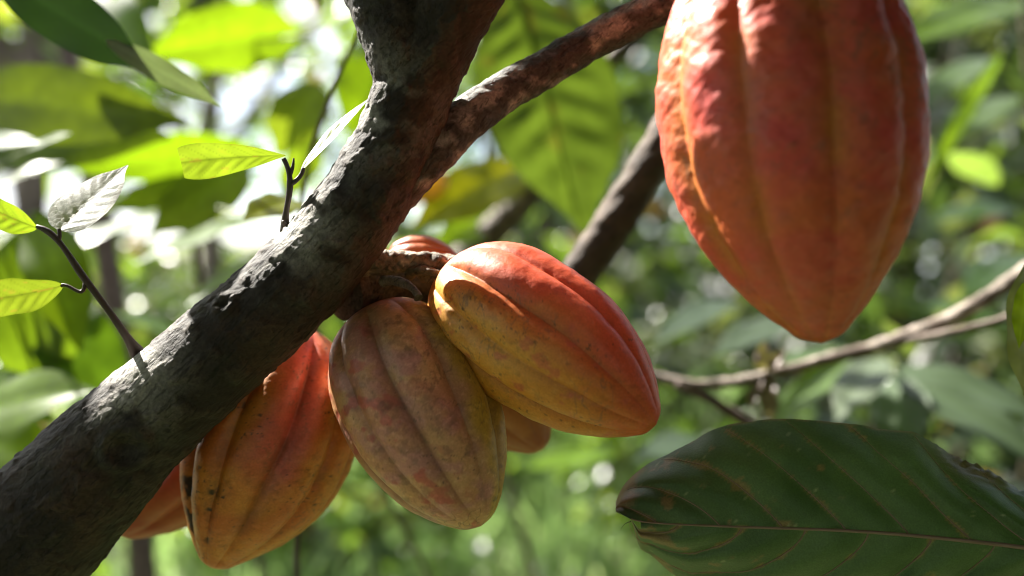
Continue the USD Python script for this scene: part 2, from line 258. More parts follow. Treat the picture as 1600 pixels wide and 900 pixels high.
# upright shoot with two leaves above the trunk
sh = put(tree, 'shoot', trimesh.util.concatenate([
    tube([at(446, 362, 0.655), at(449, 320, 0.652), at(453, 288, 0.65), at(451, 268, 0.65), at(443, 248, 0.65)], np.array([9, 4.6, 5.2, 4, 3.8]) * KPX * 0.65, 12, 0.002),
    tube([at(453, 288, 0.65), at(464, 281, 0.65), at(472, 270, 0.65), at(474, 262, 0.65)], np.array([4, 3.6, 3.4, 3]) * KPX * 0.65, 10, 0.002),
    tube([at(452, 276, 0.65), at(457, 262, 0.65), at(459, 247, 0.65)], np.array([3.4, 2.8, 1.2]) * KPX * 0.65, 10, 0.002),
    tube([at(446, 352, 0.65), at(442, 345, 0.648)], np.array([4, 2]) * KPX * 0.65, 8, 0.002)]), stem_look, STEMC)
add_leaf(sh, at(446, 243, 0.650), at(232, 262, 0.655), wpx(58, 0.65), [-0.1, -0.85, -0.5], (0.095, 0.145, 0.02), nu=24, nv=6, fold=0.25, arch=-0.03, ripple=0.10, quilt=0.03, lines=0.2, full=1.3, cut=0.76, bend=-0.03, vein=0.7, look=leaf_look)
add_leaf(sh, at(470, 267, 0.650), at(578, 153, 0.670), wpx(30, 0.65), [-0.37, -0.62, 0.68], (0.16, 0.24, 0.05), nu=22, nv=6, fold=0.25, arch=0.05, ripple=0.05, quilt=0.03)
# slanting shoot at the left with three leaves
sh2 = put(tree, 'shoot', trimesh.util.concatenate([
    tube([at(214, 551, 0.662), at(195, 522, 0.648), at(160, 472, 0.635), at(125, 425, 0.63), at(98, 385, 0.628), at(78, 364, 0.628), at(57, 354, 0.628)], np.array([13, 6.4, 5.2, 5.8, 4.4, 5.2, 3.2]) * KPX * 0.63, 12, 0.002),
    tube([at(90, 378, 0.628), at(93, 368, 0.628), at(92, 358, 0.628)], np.array([4, 3.4, 3]) * KPX * 0.63, 10, 0.002),
    tube([at(133, 440, 0.631), at(125, 456, 0.63), at(112, 450, 0.63), at(95, 446, 0.63)], np.array([3.4, 3, 2.6, 2.6]) * KPX * 0.63, 10, 0.002)]), stem_look, STEMC)
add_leaf(sh2, at(92, 360, 0.628), at(200, 258, 0.67), wpx(88, 0.64), [-0.13, -0.90, 0.33], (0.30, 0.31, 0.32), look=thick_leaf_look, vein=0.8, lines=0.15, fold=0.12, arch=0.02, quilt=0.01, ripple=0.03, full=0.6, label='leaf with a silvery sheen painted into its colour')  # pale grey tint carries part of the glossy sheen
add_leaf(sh2, at(58, 356, 0.628), at(-75, 285, 0.63), wpx(62, 0.63), [0.1, -0.75, -0.6], (0.10, 0.155, 0.02), lines=0.2, fold=0.3, quilt=0.03, vein=0.7)
add_leaf(sh2, at(98, 446, 0.63), at(-90, 474, 0.62), wpx(64, 0.63), [0.1, -0.8, -0.55], (0.055, 0.08, 0.013), vein=0.7, lines=0.2, fold=0.3, quilt=0.03, ripple=0.12)

# ------------------------------------------------------------------ cocoa pods
def pod(label, base, tip, radius, roll, seed, colour, warts=0.0003, wart_scale=150, ridge=(0.085, 0.05), bend=0.0, tipness=0.0, stalk=None, lobes=0.045, n=300, mseg=320, width2=None, knots=None):
    base, tip = np.asarray(base, float), np.asarray(tip, float); L = np.linalg.norm(tip - base); Z = unit(tip - base)
    toCam = unit(CAM - (base + tip) / 2); X = unit(toCam - Z * (toCam @ Z)); Y = np.cross(Z, X)     # X towards the viewer, Y sideways
    s = np.linspace(0, 1, n); t = 0.5 - 0.5 * np.cos(np.pi * s); t[0], t[-1] = 0, 1
    kn = knots or [(0, 0), (0.008, 0.18), (0.03, 0.36), (0.08, 0.58), (0.16, 0.78), (0.28, 0.93), (0.42, 1.0), (0.56, 0.975), (0.70, 0.85), (0.82, 0.64), (0.90, 0.44), (0.955, 0.27), (0.985, 0.155), (1, 0)]
    pr_ = PchipInterpolator([k[0] for k in kn], [k[1] for k in kn])(t) * radius
    ph = np.arange(mseg) * 2 * np.pi / mseg
    T, P = np.meshgrid(t, ph, indexing='ij'); R = np.repeat(pr_[:, None], mseg, 1)
    wob = 0.16 * (meshkit.fbm(np.stack([T * 2.5 + seed, np.cos(P) + 5, np.sin(P) + 5], -1), 2, seed) - 0.5)
    Q = P + roll + wob; fur = np.zeros_like(Q)
    env = smoothstep(T, 0.0, 0.12) * (1 - 0.55 * smoothstep(T, 0.72, 1.0))
    rel = np.zeros_like(Q)
    for k in range(10):
        dq = (Q - 2 * np.pi * k / 10 + np.pi) % (2 * np.pi) - np.pi
        dep, wid = (ridge[0], 0.15) if k % 2 == 0 else (ridge[1], 0.085)
        e = np.exp(-(np.abs(dq) / wid) ** 1.25); rel -= dep * e; fur = np.maximum(fur, e * (1.0 if k % 2 == 0 else 0.7))
    R = R * (1 + env * (rel + lobes * (np.abs(np.sin(5 * Q)) ** 0.8 - 0.6) + 0.30 * ridge[0]))
    C = base + Z * (L * T)[..., None]
    C = C + X * 0 + Y * (bend * L * 4 * (T - T * T))[..., None]
    D = np.cos(P)[..., None] * X + np.sin(P)[..., None] * Y
    pts = C + D * R[..., None]
    w = noise3(pts, wart_scale, seed + 1, 3) - 0.5; lump = noise3(pts, 38, seed + 2, 2) - 0.5
    pts = pts + D * ((warts * 2.6 * w + 0.0030 * lump) * smoothstep(T, 0, 0.06) * (1 - smoothstep(T, 0.95, 1)))[..., None]
    v = pts.reshape(-1, 3); i, j = np.meshgrid(np.arange(n - 1), np.arange(mseg), indexing='ij'); k = (j + 1) % mseg
    q = np.stack([i * mseg + j, i * mseg + k, (i + 1) * mseg + k, (i + 1) * mseg + j], -1).reshape(-1, 4)
    me = trimesh.Trimesh(v, np.vstack([q[:, [0, 1, 2]], q[:, [0, 2, 3]]]), process=False)
    info = dict(t=T.ravel(), side=(np.sin(P)).ravel(), face=(np.cos(P)).ravel(), ang=P.ravel(), fur=(fur * env).ravel(), p=v, d=D.reshape(-1, 3), wart=w.ravel(), seed=seed)
    root = thing('cocoa_pod', label, 'cocoa pod')
    put(root, 'husk', me, husk_look, np.clip(colour(info), 0.004, 0.9))
    if stalk is not None:
        a = base + Z * 0.006
        wood(root, 'stalk', [a, base - Z * 0.004, (base + np.asarray(stalk)) / 2 - Z * 0.003, np.asarray(stalk)], [0.0062, 0.0055, 0.0048, 0.0065], 20, 0.0015, seed + 9, (0.14, 0.07, 0.035), (0.24, 0.16, 0.09), 0.0007)
    return root
def blot(I, scale, lo, hi, s, o=4): return smoothstep(noise3(I['p'], scale, I['seed'] + s, o), lo, hi)
def spots(I, c, amt=0.8, lo=0.66, hi=0.72, scale=420, s=40): return lerp(c, (0.05, 0.028, 0.016), amt * blot(I, scale, lo + 0.07, hi + 0.08, s, 2) * blot(I, 40, 0.4, 0.6, s + 1))
RED, ORANGE, YELLOW = np.array((0.42, 0.055, 0.022)), np.array((0.52, 0.135, 0.022)), np.array((0.56, 0.27, 0.035))
def flecks(I, c, pale=0.35, dark=0.45):
    c = lerp(c, np.clip(c * 1.5 + 0.05, 0, 0.75), pale * blot(I, 380, 0.60, 0.70, 51, 2))
    c = lerp(c, c * 0.45, dark * blot(I, 260, 0.58, 0.66, 52, 3) * blot(I, 28, 0.4, 0.65, 53))
    ln = 1 - np.abs(2 * noise3(I['p'] * np.array([1, 1, 0.35]), 120, I['seed'] + 54, 3) - 1)      # fine corky scratches
    return lerp(c, np.array((0.16, 0.085, 0.045)) + 0 * c, 0.55 * smoothstep(ln, 0.955, 0.985) * blot(I, 22, 0.48, 0.62, 55))
def col_red(I):
    c = lerp((0.56, 0.060, 0.050), (0.58, 0.095, 0.036), blot(I, 30, 0.35, 0.65, 1))
    c = lerp(c, (0.46, 0.10, 0.02), 0.6 * smoothstep(I['t'], 0.55, 0.95) * (0.4 + 0.6 * blot(I, 45, 0.3, 0.7, 2)))
    c = lerp(c, (0.54, 0.20, 0.025), np.clip(0.8 * I['fur'] * blot(I, 25, 0.3, 0.6, 3), 0, 1))
    c = lerp(c, (0.47, 0.10, 0.06), 0.5 * smoothstep(I['wart'], 0.02, 0.2))
    return spots(I, flecks(I, c, 0.15, 0.3), 0.5, 0.72, 0.78)
def col_redyellow(I):
    b = smoothstep(-I['side'] + 0.9 * (noise3(I['p'], 34, I['seed'], 4) - 0.5), -0.35, 0.60)      # blush on the upper side
    b = np.maximum(b, 0.8 * smoothstep(I['t'] + 0.5 * (noise3(I['p'], 40, 5, 3) - 0.5), 0.72, 1.02))
    c = lerp((0.66, 0.28, 0.03), (0.68, 0.33, 0.06), blot(I, 50, 0.35, 0.65, 1))
    c = lerp(c, (0.52, 0.17, 0.02), np.clip(0.6 * blot(I, 35, 0.5, 0.75, 2) + 0.75 * smoothstep(I['t'], 0.35, 0.8), 0, 1))
    c = lerp(c, (0.58, 0.085, 0.030), b)
    c = lerp(c, (0.36, 0.10, 0.03), 0.5 * I['fur'] ** 3)
    c = lerp(c, (0.50, 0.09, 0.05), 0.6 * blot(I, 110, 0.62, 0.72, 7))
    return spots(I, flecks(I, c, 0.2, 0.35), 0.7, 0.64, 0.70)
def col_brown(I):
    c = lerp((0.50, 0.22, 0.115), (0.56, 0.29, 0.125), blot(I, 45, 0.35, 0.65, 1))
    c = lerp(c, (0.48, 0.20, 0.17), 0.8 * blot(I, 60, 0.46, 0.64, 2))
    c = lerp(c, (0.46, 0.075, 0.06), 0.75 * blot(I, 90, 0.55, 0.66, 3) * smoothstep(I['side'], -0.5, 0.6))
    c = lerp(c, (0.50, 0.29, 0.04), smoothstep(-I['side'] + 0.5 * (noise3(I['p'], 40, 3, 3) - 0.5), 0.5, 0.8))
    c = lerp(c, (0.40, 0.22, 0.10), 0.6 * smoothstep(-I['t'], -0.25, -0.05) * blot(I, 50, 0.3, 0.6, 5))
    c = lerp(c, (0.13, 0.07, 0.04), 0.45 * blot(I, 150, 0.54, 0.68, 6) * blot(I, 30, 0.35, 0.6, 16))
    c = flecks(I, c)
    c = lerp(c, (0.13, 0.06, 0.03), 0.4 * I['fur'])
    return spots(I, c, 0.6, 0.68, 0.74)
def col_orange(I):
    c = lerp((0.60, 0.21, 0.03), (0.54, 0.14, 0.026), blot(I, 40, 0.35, 0.65, 1))
    pk = smoothstep(-np.abs(I['side'] + 0.1) + 0.3 * noise3(I['p'], 30, 8, 3), -0.35, 0.1) * (1 - smoothstep(I['t'], 0.45, 0.75))
    c = lerp(c, (0.60, 0.10, 0.08), 0.85 * pk)
    c = lerp(c, (0.16, 0.06, 0.02), 0.55 * I['fur'] * blot(I, 60, 0.35, 0.6, 4))
    c = lerp(c, (0.015, 0.009, 0.007), 0.95 * blot(I, 85, 0.56, 0.63, 6) * smoothstep(I['t'], 0.60, 0.72) * smoothstep(-I['t'], -0.96, -0.86) * smoothstep(I['side'], 0.2, 0.5) * np.clip(I['fur'] * 2.5, 0, 1))
    return spots(I, flecks(I, c, 0.2, 0.4), 0.85, 0.62, 0.67)
def col_plain(I): return spots(I, lerp((0.42, 0.10, 0.025), (0.38, 0.065, 0.022), blot(I, 40, 0.35, 0.65, 1)), 0.5)
def col_ochre(I): return spots(I, lerp((0.40, 0.13, 0.03), (0.32, 0.085, 0.025), blot(I, 45, 0.35, 0.65, 1)), 0.5)

pod('large warty red cocoa pod hanging in the upper right corner, biggest of all', at(1203, -115, 0.585), at(1284, 536, 0.575), wpx(200, 0.58), 0.30, 100, col_red, warts=0.0010, wart_scale=112, lobes=0.028, ridge=(0.07, 0.04), bend=0.009,
    stalk=at(1205, -78, 0.62) + np.array([0, 0, 0.03]), n=420, mseg=420)
pod('red and yellow cocoa pod pointing right, in front of the stub branch', at(694, 432, 0.688), at(1025, 664, 0.625), wpx(117, 0.655), 0.25, 200, col_redyellow, stalk=at(664, 428, 0.675), bend=-0.02,
    ridge=(0.10, 0.045), knots=[(0, 0), (0.006, 0.2), (0.025, 0.42), (0.07, 0.64), (0.15, 0.83), (0.28, 0.97), (0.42, 1.0), (0.57, 0.965), (0.71, 0.84), (0.82, 0.66), (0.90, 0.47), (0.955, 0.29), (0.985, 0.17), (1, 0)])
pod('dull brown and mauve cocoa pod at the middle of the cluster', at(580, 484, 0.690), at(752, 822, 0.640), wpx(120, 0.66), -0.10, 300, col_brown, stalk=at(590, 450, 0.685), bend=0.01, warts=0.0004,
    ridge=(0.075, 0.03), knots=[(0, 0), (0.006, 0.2), (0.025, 0.42), (0.07, 0.64), (0.15, 0.83), (0.28, 0.97), (0.42, 1.0), (0.57, 0.965), (0.71, 0.84), (0.82, 0.67), (0.90, 0.49), (0.955, 0.32), (0.985, 0.18), (1, 0)])
pod('orange ribbed cocoa pod with black spots hanging below the trunk, left of the brown pod', at(484, 512, 0.738), at(331, 888, 0.705), wpx(124, 0.72), 0.12, 400, col_orange, stalk=at(495, 470, 0.69), bend=-0.035, ridge=(0.14, 0.06), warts=0.0005)
pod('orange red cocoa pod half hidden behind the dark trunk, lowest at the left', at(395, 600, 0.80), at(186, 836, 0.77), wpx(92, 0.78), 0.5, 500, col_plain, stalk=at(420, 540, 0.75), n=160, mseg=160)
pod('brownish orange cocoa pod with only its tip showing under the red and yellow pod', at(672, 470, 0.79), at(848, 703, 0.76), wpx(95, 0.77), 0.2, 600, col_ochre, stalk=at(650, 440, 0.72), n=160, mseg=160)
pod('small red cocoa pod peeping over the stub branch beside the red and yellow pod', at(605, 412, 0.745), at(715, 402, 0.735), wpx(40, 0.74), 0.2, 700, col_plain, stalk=at(590, 430, 0.70), n=120, mseg=140)
pod('red cocoa pod almost wholly hidden between trunk and stub branch', at(566, 440, 0.75), at(590, 374, 0.765), wpx(34, 0.75), 0.2, 800, col_plain, stalk=at(570, 455, 0.72), n=120, mseg=140)

# ------------------------------------------------------------------ the large leaf at lower right
def big_leaf():
    root = thing('cacao_leaf', 'large dark green cacao leaf with brown veins and a torn tip at the lower right', 'leaf')
    nu, nv = 150, 36
    mid = PchipInterpolator([0, 0.05, 0.2, 0.45, 0.75, 1.0], [800, 815, 822, 829, 850, 880]); mx = lambda u: 962 + u * 790
    top = PchipInterpolator([962, 972, 985, 1010, 1050, 1085, 1120, 1160, 1200, 1260, 1330, 1420, 1460, 1500, 1560, 1640, 1700, 1752], [783, 760, 746, 728, 706, 686, 671, 660, 655, 655, 664, 675, 694, 716, 744, 780, 825, 878])
    bot = PchipInterpolator([962, 972, 986, 1000, 1020, 1050, 1100, 1180, 1300, 1420, 1560, 1680, 1752], [786, 797, 812, 858, 872, 896, 925, 965, 1000, 1010, 990, 930, 884])
    U, S = np.meshgrid(np.linspace(0, 1, nu + 1) ** 1.15, np.linspace(-1, 1, 2 * nv + 1), indexing='ij')
    rng = np.random.default_rng(5); NV = 8
    x = mx(U); av = np.abs(S); up_ = S > 0
    tear = smoothstep(x, 1440, 1500) * smoothstep(av, 0.75, 1.0); rag = (5.0 + 12 * tear) * (meshkit.fbm(np.stack([x * (0.035 + 0.02 * tear), S * 0 + 3, S * 0], -1), 3, 9) - 0.5) + 2.5 * np.sin(x * 0.06)
    ym, yt, yb = mid(U), top(np.clip(x, 962, 1752)), bot(np.clip(x, 962, 1752))
    y = np.where(up_, ym + (yt - ym + rag * (0.6 + 0.6 * tear)) * av, ym + (yb - ym + rag) * av)
    # the side veins run from the midrib towards the tip: u of the vein's foot
    foot_t = U + 0.25 * av ** 1.12; foot_b = U + 0.34 * av ** 1.55
    foot = np.where(up_, foot_t, foot_b); per = foot * NV + np.where(up_, 0.35, 0.0)
    q = np.abs((per + 0.5) % 1 - 0.5)                 # 0 on a vein
    puff = np.sin(np.pi * np.minimum(q * 2, 1) * 0.5) * np.sin(np.pi * np.clip(av * 0.9 + 0.08, 0, 1))
    dep = 0.636 + np.where(up_, 0.018 * av + 0.020 * av ** 3, 0.004 * av + 0.035 * av ** 2) + 0.0022 * 0
    dep = dep - np.where(up_, 0.0048, 0.0068) * puff + 0.003 * (meshkit.fbm(np.stack([x * 0.012, y * 0.012, S * 0], -1), 2, 4) - 0.5) + 0.02 * (U - 0.4) ** 2
    P = CAM + FW * dep[..., None] + RT * ((x - 800) * KPX * dep)[..., None] + UP * ((450 - y) * KPX * dep)[..., None]
    n_ = P.shape[1]; i, j = np.meshgrid(np.arange(nu), np.arange(n_ - 1), indexing='ij')
    keep = np.ones((nu, n_ - 1), bool)
    cx, cs = x[:-1, :-1], S[:-1, :-1]
    hole = ((cx < 1000) & (cx > 985) & (cs < -0.03) & (cs > -0.30))
    keep &= ~hole
    qd = np.stack([i * n_ + j, (i + 1) * n_ + j, (i + 1) * n_ + j + 1, i * n_ + j + 1], -1)[keep]
    f = np.vstack([qd[:, [0, 1, 2]], qd[:, [0, 2, 3]]]); pts = P.reshape(-1, 3)
    c = lerp((0.048, 0.078, 0.038), (0.070, 0.104, 0.056), smoothstep(noise3(pts, 26, 3, 4), 0.35, 0.65))
    brown = np.array((0.25, 0.125, 0.08)); nf = noise3(pts, 90, 6, 4); nb = noise3(pts, 240, 7, 3)
    c = lerp(c, (0.11, 0.13, 0.08), 0.6 * np.exp(-(q.ravel() / 0.05) ** 2))
    c = lerp(c, brown, np.clip(1.1 * smoothstep(nf + 0.25 * np.exp(-(q.ravel() / 0.06) ** 2) - 0.28 * U.ravel(), 0.59, 0.70), 0, 0.6))
    c = lerp(c, (0.22, 0.11, 0.075), 0.9 * smoothstep(-U.ravel() + 0.10 * (nf - 0.5) + 0.05 * av.ravel(), -0.03, 0.02))
    c = lerp(c, (0.20, 0.13, 0.09), 0.7 * smoothstep(av.ravel(), 0.975, 1.0) * smoothstep(nf, 0.42, 0.6))
    c = lerp(c, (0.30, 0.27, 0.22), 0.5 * smoothstep(noise3(pts, 420, 7, 2), 0.80, 0.85))
    hb = np.exp(-(((x - 1520) / 60) ** 2 + ((S - 0.95) / 0.15) ** 2)).ravel(); c = lerp(c, (0.10, 0.06, 0.035), np.clip(hb, 0, 0.8))
    put(root, 'blade', trimesh.Trimesh(pts, f, process=False), thick_leaf_look, c)
    def on(u, s, lift=0.0006):
        ui = np.interp(u, U[:, 0], np.arange(nu + 1)); si = (s + 1) * nv
        a, b = int(np.clip(ui, 0, nu - 1e-6)), int(np.clip(si, 0, 2 * nv - 1e-6)); fu, fs = ui - a, si - b
        p_ = P[a, b] * (1 - fu) * (1 - fs) + P[a + 1, b] * fu * (1 - fs) + P[a, b + 1] * (1 - fu) * fs + P[a + 1, b + 1] * fu * fs
        return p_ + unit(CAM - p_) * lift
    VC = (0.22, 0.145, 0.10)
    us = np.linspace(0.03, 0.98, 40)
    put(root, 'midrib', tube([on(u, 0, 0.0004) for u in us], np.linspace(0.0005, 0.0017, 40), 8, 0.004), stem_look, VC)
    for sgn in (1, -1):
        for k in range(-1, NV + 4):
            u0 = (k - (0.35 if sgn > 0 else 0.0)) / NV
            ss = np.linspace(0.0, 0.97, 24)
            uu = [u0 - 0.25 * s ** 1.12 if sgn > 0 else u0 - 0.34 * s ** 1.55 for s in ss]
            pts_ = [on(u, sgn * s, 0.00015) for u, s in zip(uu, ss) if 0.015 < u < 0.97]
            if len(pts_) > 6: put(root, 'vein', tube(pts_, np.linspace(0.00052, 0.00018, len(pts_)), 6), stem_look, VC)
    put(root, 'stalk', tube([on(0.98, 0), at(1790, 890, 0.67), at(1850, 880, 0.70)], [0.0018, 0.0024, 0.003], 10), stem_look, (0.10, 0.07, 0.04))
    put(root, 'tendril', tube([at(986, 815, 0.64), at(975, 820, 0.64), at(970, 828, 0.64)], [0.0003, 0.0002, 0.0001], 6), stem_look, (0.05, 0.04, 0.03), label='fine curled hair at the torn tip')
big_leaf()

# ------------------------------------------------------------------ hand-set leaves and limbs close behind
def twig_to(parent, a, b, r=0.0016, col=(0.10, 0.12, 0.04), sag=0.02, name='petiole'):
    a, b = np.asarray(a, float), np.asarray(b, float)
    put(parent, name, tube([a, (a + b) / 2 + np.array([0, 0, -sag]), b], [r * 1.3, r, r], 8), stem_look, col)
def sapling(label, stem_pts, leaves, group=None, stem_r=0.008, name='cacao_sapling', stemcol=(0.11, 0.085, 0.06)):
    """leaves: (base px, tip px, depth at base, depth at tip, width px, normal, colour, options)"""
    root = thing(name, label, 'sapling', group)
    pts = np.array([at(*s) if len(s) == 3 and abs(s[0]) > 20 else np.asarray(s) for s in stem_pts])
    put(root, 'stem', tube(pts, np.linspace(stem_r, stem_r * 0.5, len(pts)), 12, 0.02), stem_look, stemcol)
    dense = np.concatenate([np.linspace(a, b, 20) for a, b in zip(pts, pts[1:])])
    for b, t, d0, d1, w, nrm, col, kw in leaves:
        B, T = at(*b, d0), at(*t, d1)
        lf_ = add_leaf(root, B, T, wpx(w, (d0 + d1) / 2), nrm, col, nu=12, nv=4, **kw)
        k = dense[np.argmin(np.linalg.norm(dense - B, axis=1) + 0.4 * np.abs(dense[:, 2] - B[2] + 0.05))]
        twig_to(root, k, B, 0.0018, (0.10, 0.13, 0.03))
    return root
CAMN, UPN = [0.1, -1, 0.1], [-0.3, -0.2, 1]
sapling('broad leaved sapling with bright lime leaves at the left edge behind the trunk', [np.array([-1.05, 1.45, 0.0]), np.array([-1.02, 1.42, 0.6]), at(-160, 430, 1.40), at(-90, 180, 1.35), at(40, -80, 1.35)], [
    ((-60, 150), (300, 190), 1.25, 1.15, 120, [0.3, -0.9, -0.1], (0.055, 0.085, 0.010), dict(arch=0.1)),
    ((-80, 190), (270, 215), 1.30, 1.25, 160, [0.0, -0.9, 0.3], (0.045, 0.075, 0.010), dict(arch=0.05)),
    ((60, -40), (250, 112), 1.35, 1.2, 120, [-0.1, -0.6, 0.6], GREEN, dict()),
    ((-20, 300), (120, 262), 1.2, 1.15, 70, [0, -0.5, 0.8], GREEN, dict()),
    ((-60, 225), (66, 222), 1.15, 1.0, 40, [-0.37, -0.62, 0.68], (0.08, 0.13, 0.05), dict(arch=0.02)),
    ((40, 235), (112, 208), 1.15, 1.05, 26, [-0.37, -0.62, 0.68], (0.08, 0.13, 0.05), dict(arch=0.02)),
    ((60, 330), (128, 552), 1.15, 1.05, 95, [0.35, -0.9, 0.2], (0.11, 0.18, 0.01), dict(arch=0.08)),
    ((40, 350), (80, 640), 1.2, 1.15, 150, [0.1, -0.9, 0.1], (0.07, 0.12, 0.012), dict()),
    ((60, 470), (200, 640), 1.2, 1.15, 120, [0.2, -0.8, 0.4], (0.055, 0.11, 0.014), dict()),
    ((-60, 660), (150, 610), 1.05, 1.0, 110, [-0.1, -0.7, 0.6], (0.095, 0.16, 0.012), dict()),
    ((-80, 690), (120, 720), 1.1, 1.05, 100, [0.0, -0.8, 0.4], (0.09, 0.145, 0.012), dict()),
    ((-60, 600), (90, 660), 1.15, 1.1, 90, [0.0, -0.8, 0.4], (0.09, 0.16, 0.015), dict()),
])
sapling('lime leaved sapling with pale shining leaves behind the upright twig', [np.array([-0.50, 2.1, 0.0]), np.array([-0.50, 2.0, 0.6]), at(330, 520, 1.75), at(300, 300, 1.6), at(380, 60, 1.55)], [
    ((470, 45), (222, 90), 1.6, 1.45, 110, [0.3, -0.9, 0.1], LIME, dict(arch=0.12)),
    ((420, 240), (90, 262), 1.5, 1.4, 76, [0.3, -0.9, 0.0], (0.095, 0.17, 0.01), dict(arch=0.15)),
    ((330, 285), (160, 330), 1.45, 1.35, 50, [0.25, -0.9, 0.15], (0.14, 0.20, 0.03), dict()),
    ((390, 260), (230, 370), 1.45, 1.35, 90, [0.2, -0.9, 0.2], (0.15, 0.21, 0.04), dict()),
    ((420, 330), (205, 415), 1.35, 1.2, 70, [-0.37, -0.62, 0.68], (0.10, 0.16, 0.05), dict(arch=0.02)),
    ((430, 385), (290, 480), 1.4, 1.25, 50, [-0.37, -0.62, 0.68], (0.10, 0.16, 0.05), dict(arch=0.02)),
    ((250, 330), (90, 395), 1.45, 1.35, 60, [-0.37, -0.62, 0.68], (0.08, 0.14, 0.05), dict(arch=0.02)),
    ((500, 130), (430, 245), 1.5, 1.45, 90, [0.1, -0.9, 0.3], (0.14, 0.20, 0.03), dict()),
    ((610, 60), (545, 215), 1.4, 1.3, 110, [0.1, -0.9, 0.2], LIME, dict()),
    ((590, 0), (520, -60), 1.4, 1.3, 110, [0.1, -0.9, 0.2], LIME, dict()),
    ((500, 210), (440, 320), 1.5, 1.45, 60, [0.1, -0.9, 0.3], (0.16, 0.25, 0.03), dict()),
    ((470, 315), (378, 345), 0.92, 0.86, 66, [-0.1, -0.85, 0.45], (0.16, 0.19, 0.02), dict()),
    ((300, 540), (170, 490), 1.6, 1.5, 60, [0, -0.5, 0.8], GREEN, dict()),
])
sapling('low sapling with yellowing leaves seen under the right branch', [np.array([0.05, 2.0, 0.0]), np.array([0.05, 1.95, 0.6]), at(740, 430, 1.75), at(760, 260, 1.65), at(735, 60, 1.6)], [
    ((830, 262), (640, 360), 1.5, 1.4, 100, [0.0, -0.85, 0.5], (0.16, 0.17, 0.01), dict(arch=0.15)),
    ((700, 270), (640, 325), 1.45, 1.4, 40, [0.0, -0.9, 0.3], (0.45, 0.22, 0.02), dict(label='small orange yellow withering leaf')),
    ((790, 330), (680, 385), 1.6, 1.5, 80, [0.1, -0.8, 0.5], (0.13, 0.22, 0.015), dict()),
    ((700, 90), (830, 150), 1.7, 1.6, 110, [0.0, -0.8, 0.5], LIME, dict()),
    ((740, 20), (860, -30), 1.6, 1.5, 110, [0.1, -0.9, 0.3], GREEN, dict()),
    ((720, 170), (650, 230), 1.65, 1.6, 60, [0.1, -0.8, 0.5], LIME, dict()),
    ((720, 60), (820, 75), 1.7, 1.6, 120, [0.1, -0.9, 0.3], (0.13, 0.22, 0.02), dict()),
])
dl = thing('drooping_leaf', 'long translucent green leaf drooping between the right branch and the dark limb', 'leaf')
add_leaf(dl, at(800, -30, 1.42), at(918, 372, 1.30), wpx(215, 1.36), [0.15, -0.95, 0.15], (0.048, 0.080, 0.022), name='blade', lines=0.1, quilt=0.03, ripple=0.05, arch=0.06, full=0.95)
put(dl, 'midrib', tube([at(800, -30, 1.418), at(835, 150, 1.36), at(880, 290, 1.32), at(917, 368, 1.298)], [0.003, 0.0022, 0.0015, 0.0006], 8), stem_look, (0.20, 0.27, 0.06))
put(dl, 'stalk', tube([at(800, -30, 1.42), at(780, -110, 1.43), at(800, -240, 1.46)], [0.0025, 0.003, 0.003], 8), stem_look, (0.12, 0.14, 0.05))
fl = thing('folded_leaf', 'narrow dark leaf with a silvery sky sheen painted on one half, folded along its midrib, at the upper left', 'leaf')
add_leaf(fl, at(-20, -45, 0.80), at(235, 112, 0.80), wpx(92, 0.80), [0.35, -0.85, -0.35], (0.012, 0.024, 0.011), name='blade', nu=24, nv=6, fold=0.1, arch=-0.02, bend=0.03, full=0.9, look=thick_leaf_look)
add_leaf(fl, at(165, 62, 0.797), at(348, 168, 0.80), wpx(44, 0.80), [-0.2, -0.75, 0.6], (0.24, 0.26, 0.25), name='turned_sheen_half', look=thick_leaf_look, nu=24, nv=5, fold=0.05, arch=0.02, label='turned half with its silvery sky sheen painted in')  # pale tint stands in for sky glare on this half
put(fl, 'stalk', tube([at(-20, -45, 0.80), at(-80, -110, 0.82), at(-120, -260, 0.92)], [0.002, 0.0025, 0.003], 8), stem_look, (0.10, 0.12, 0.04))
sapling('sapling with lime green shoots right of the large red pod', [np.array([1.15, 2.3, 0.0]), np.array([1.08, 2.2, 0.6]), at(1640, 500, 1.9), at(1620, 250, 1.8), at(1600, -60, 1.75)], [
    ((1600, 5), (1400, 75), 1.7, 1.6, 80, [-0.1, -0.7, 0.6], LIME, dict()),
    ((1570, 75), (1440, 300), 1.6, 1.5, 24, [-0.3, -0.8, 0.3], (0.22, 0.36, 0.02), dict(fold=0.6, arch=0.08)),
    ((1560, 90), (1420, 180), 1.7, 1.6, 60, [-0.37, -0.62, 0.68], (0.09, 0.14, 0.06), dict()),
    ((1590, 150), (1440, 260), 1.7, 1.6, 70, [-0.37, -0.62, 0.68], (0.09, 0.14, 0.06), dict()),
    ((1620, 170), (1560, 100), 1.7, 1.6, 60, [-0.37, -0.62, 0.68], (0.08, 0.13, 0.06), dict()),
    ((1640, 240), (1580, 180), 1.6, 1.5, 44, [-0.37, -0.62, 0.68], (0.10, 0.14, 0.07), dict()),
    ((1600, 330), (1450, 350), 1.8, 1.7, 60, [-0.2, -0.5, 0.8], DARK, dict()),
    ((1610, 400), (1500, 470), 1.8, 1.7, 70, [-0.2, -0.5, 0.8], DARK, dict()),
    ((1560, 290), (1480, 240), 1.8, 1.7, 50, [-0.5, 0.0, 0.8], (0.08, 0.13, 0.06), dict()),
    ((1600, 520), (1440, 480), 1.8, 1.7, 70, [-0.2, -0.5, 0.8], (0.06, 0.12, 0.02), dict()),
    ((1500, 20), (1390, 10), 1.8, 1.7, 60, [-0.3, -0.5, 0.8], GREEN, dict()),
])
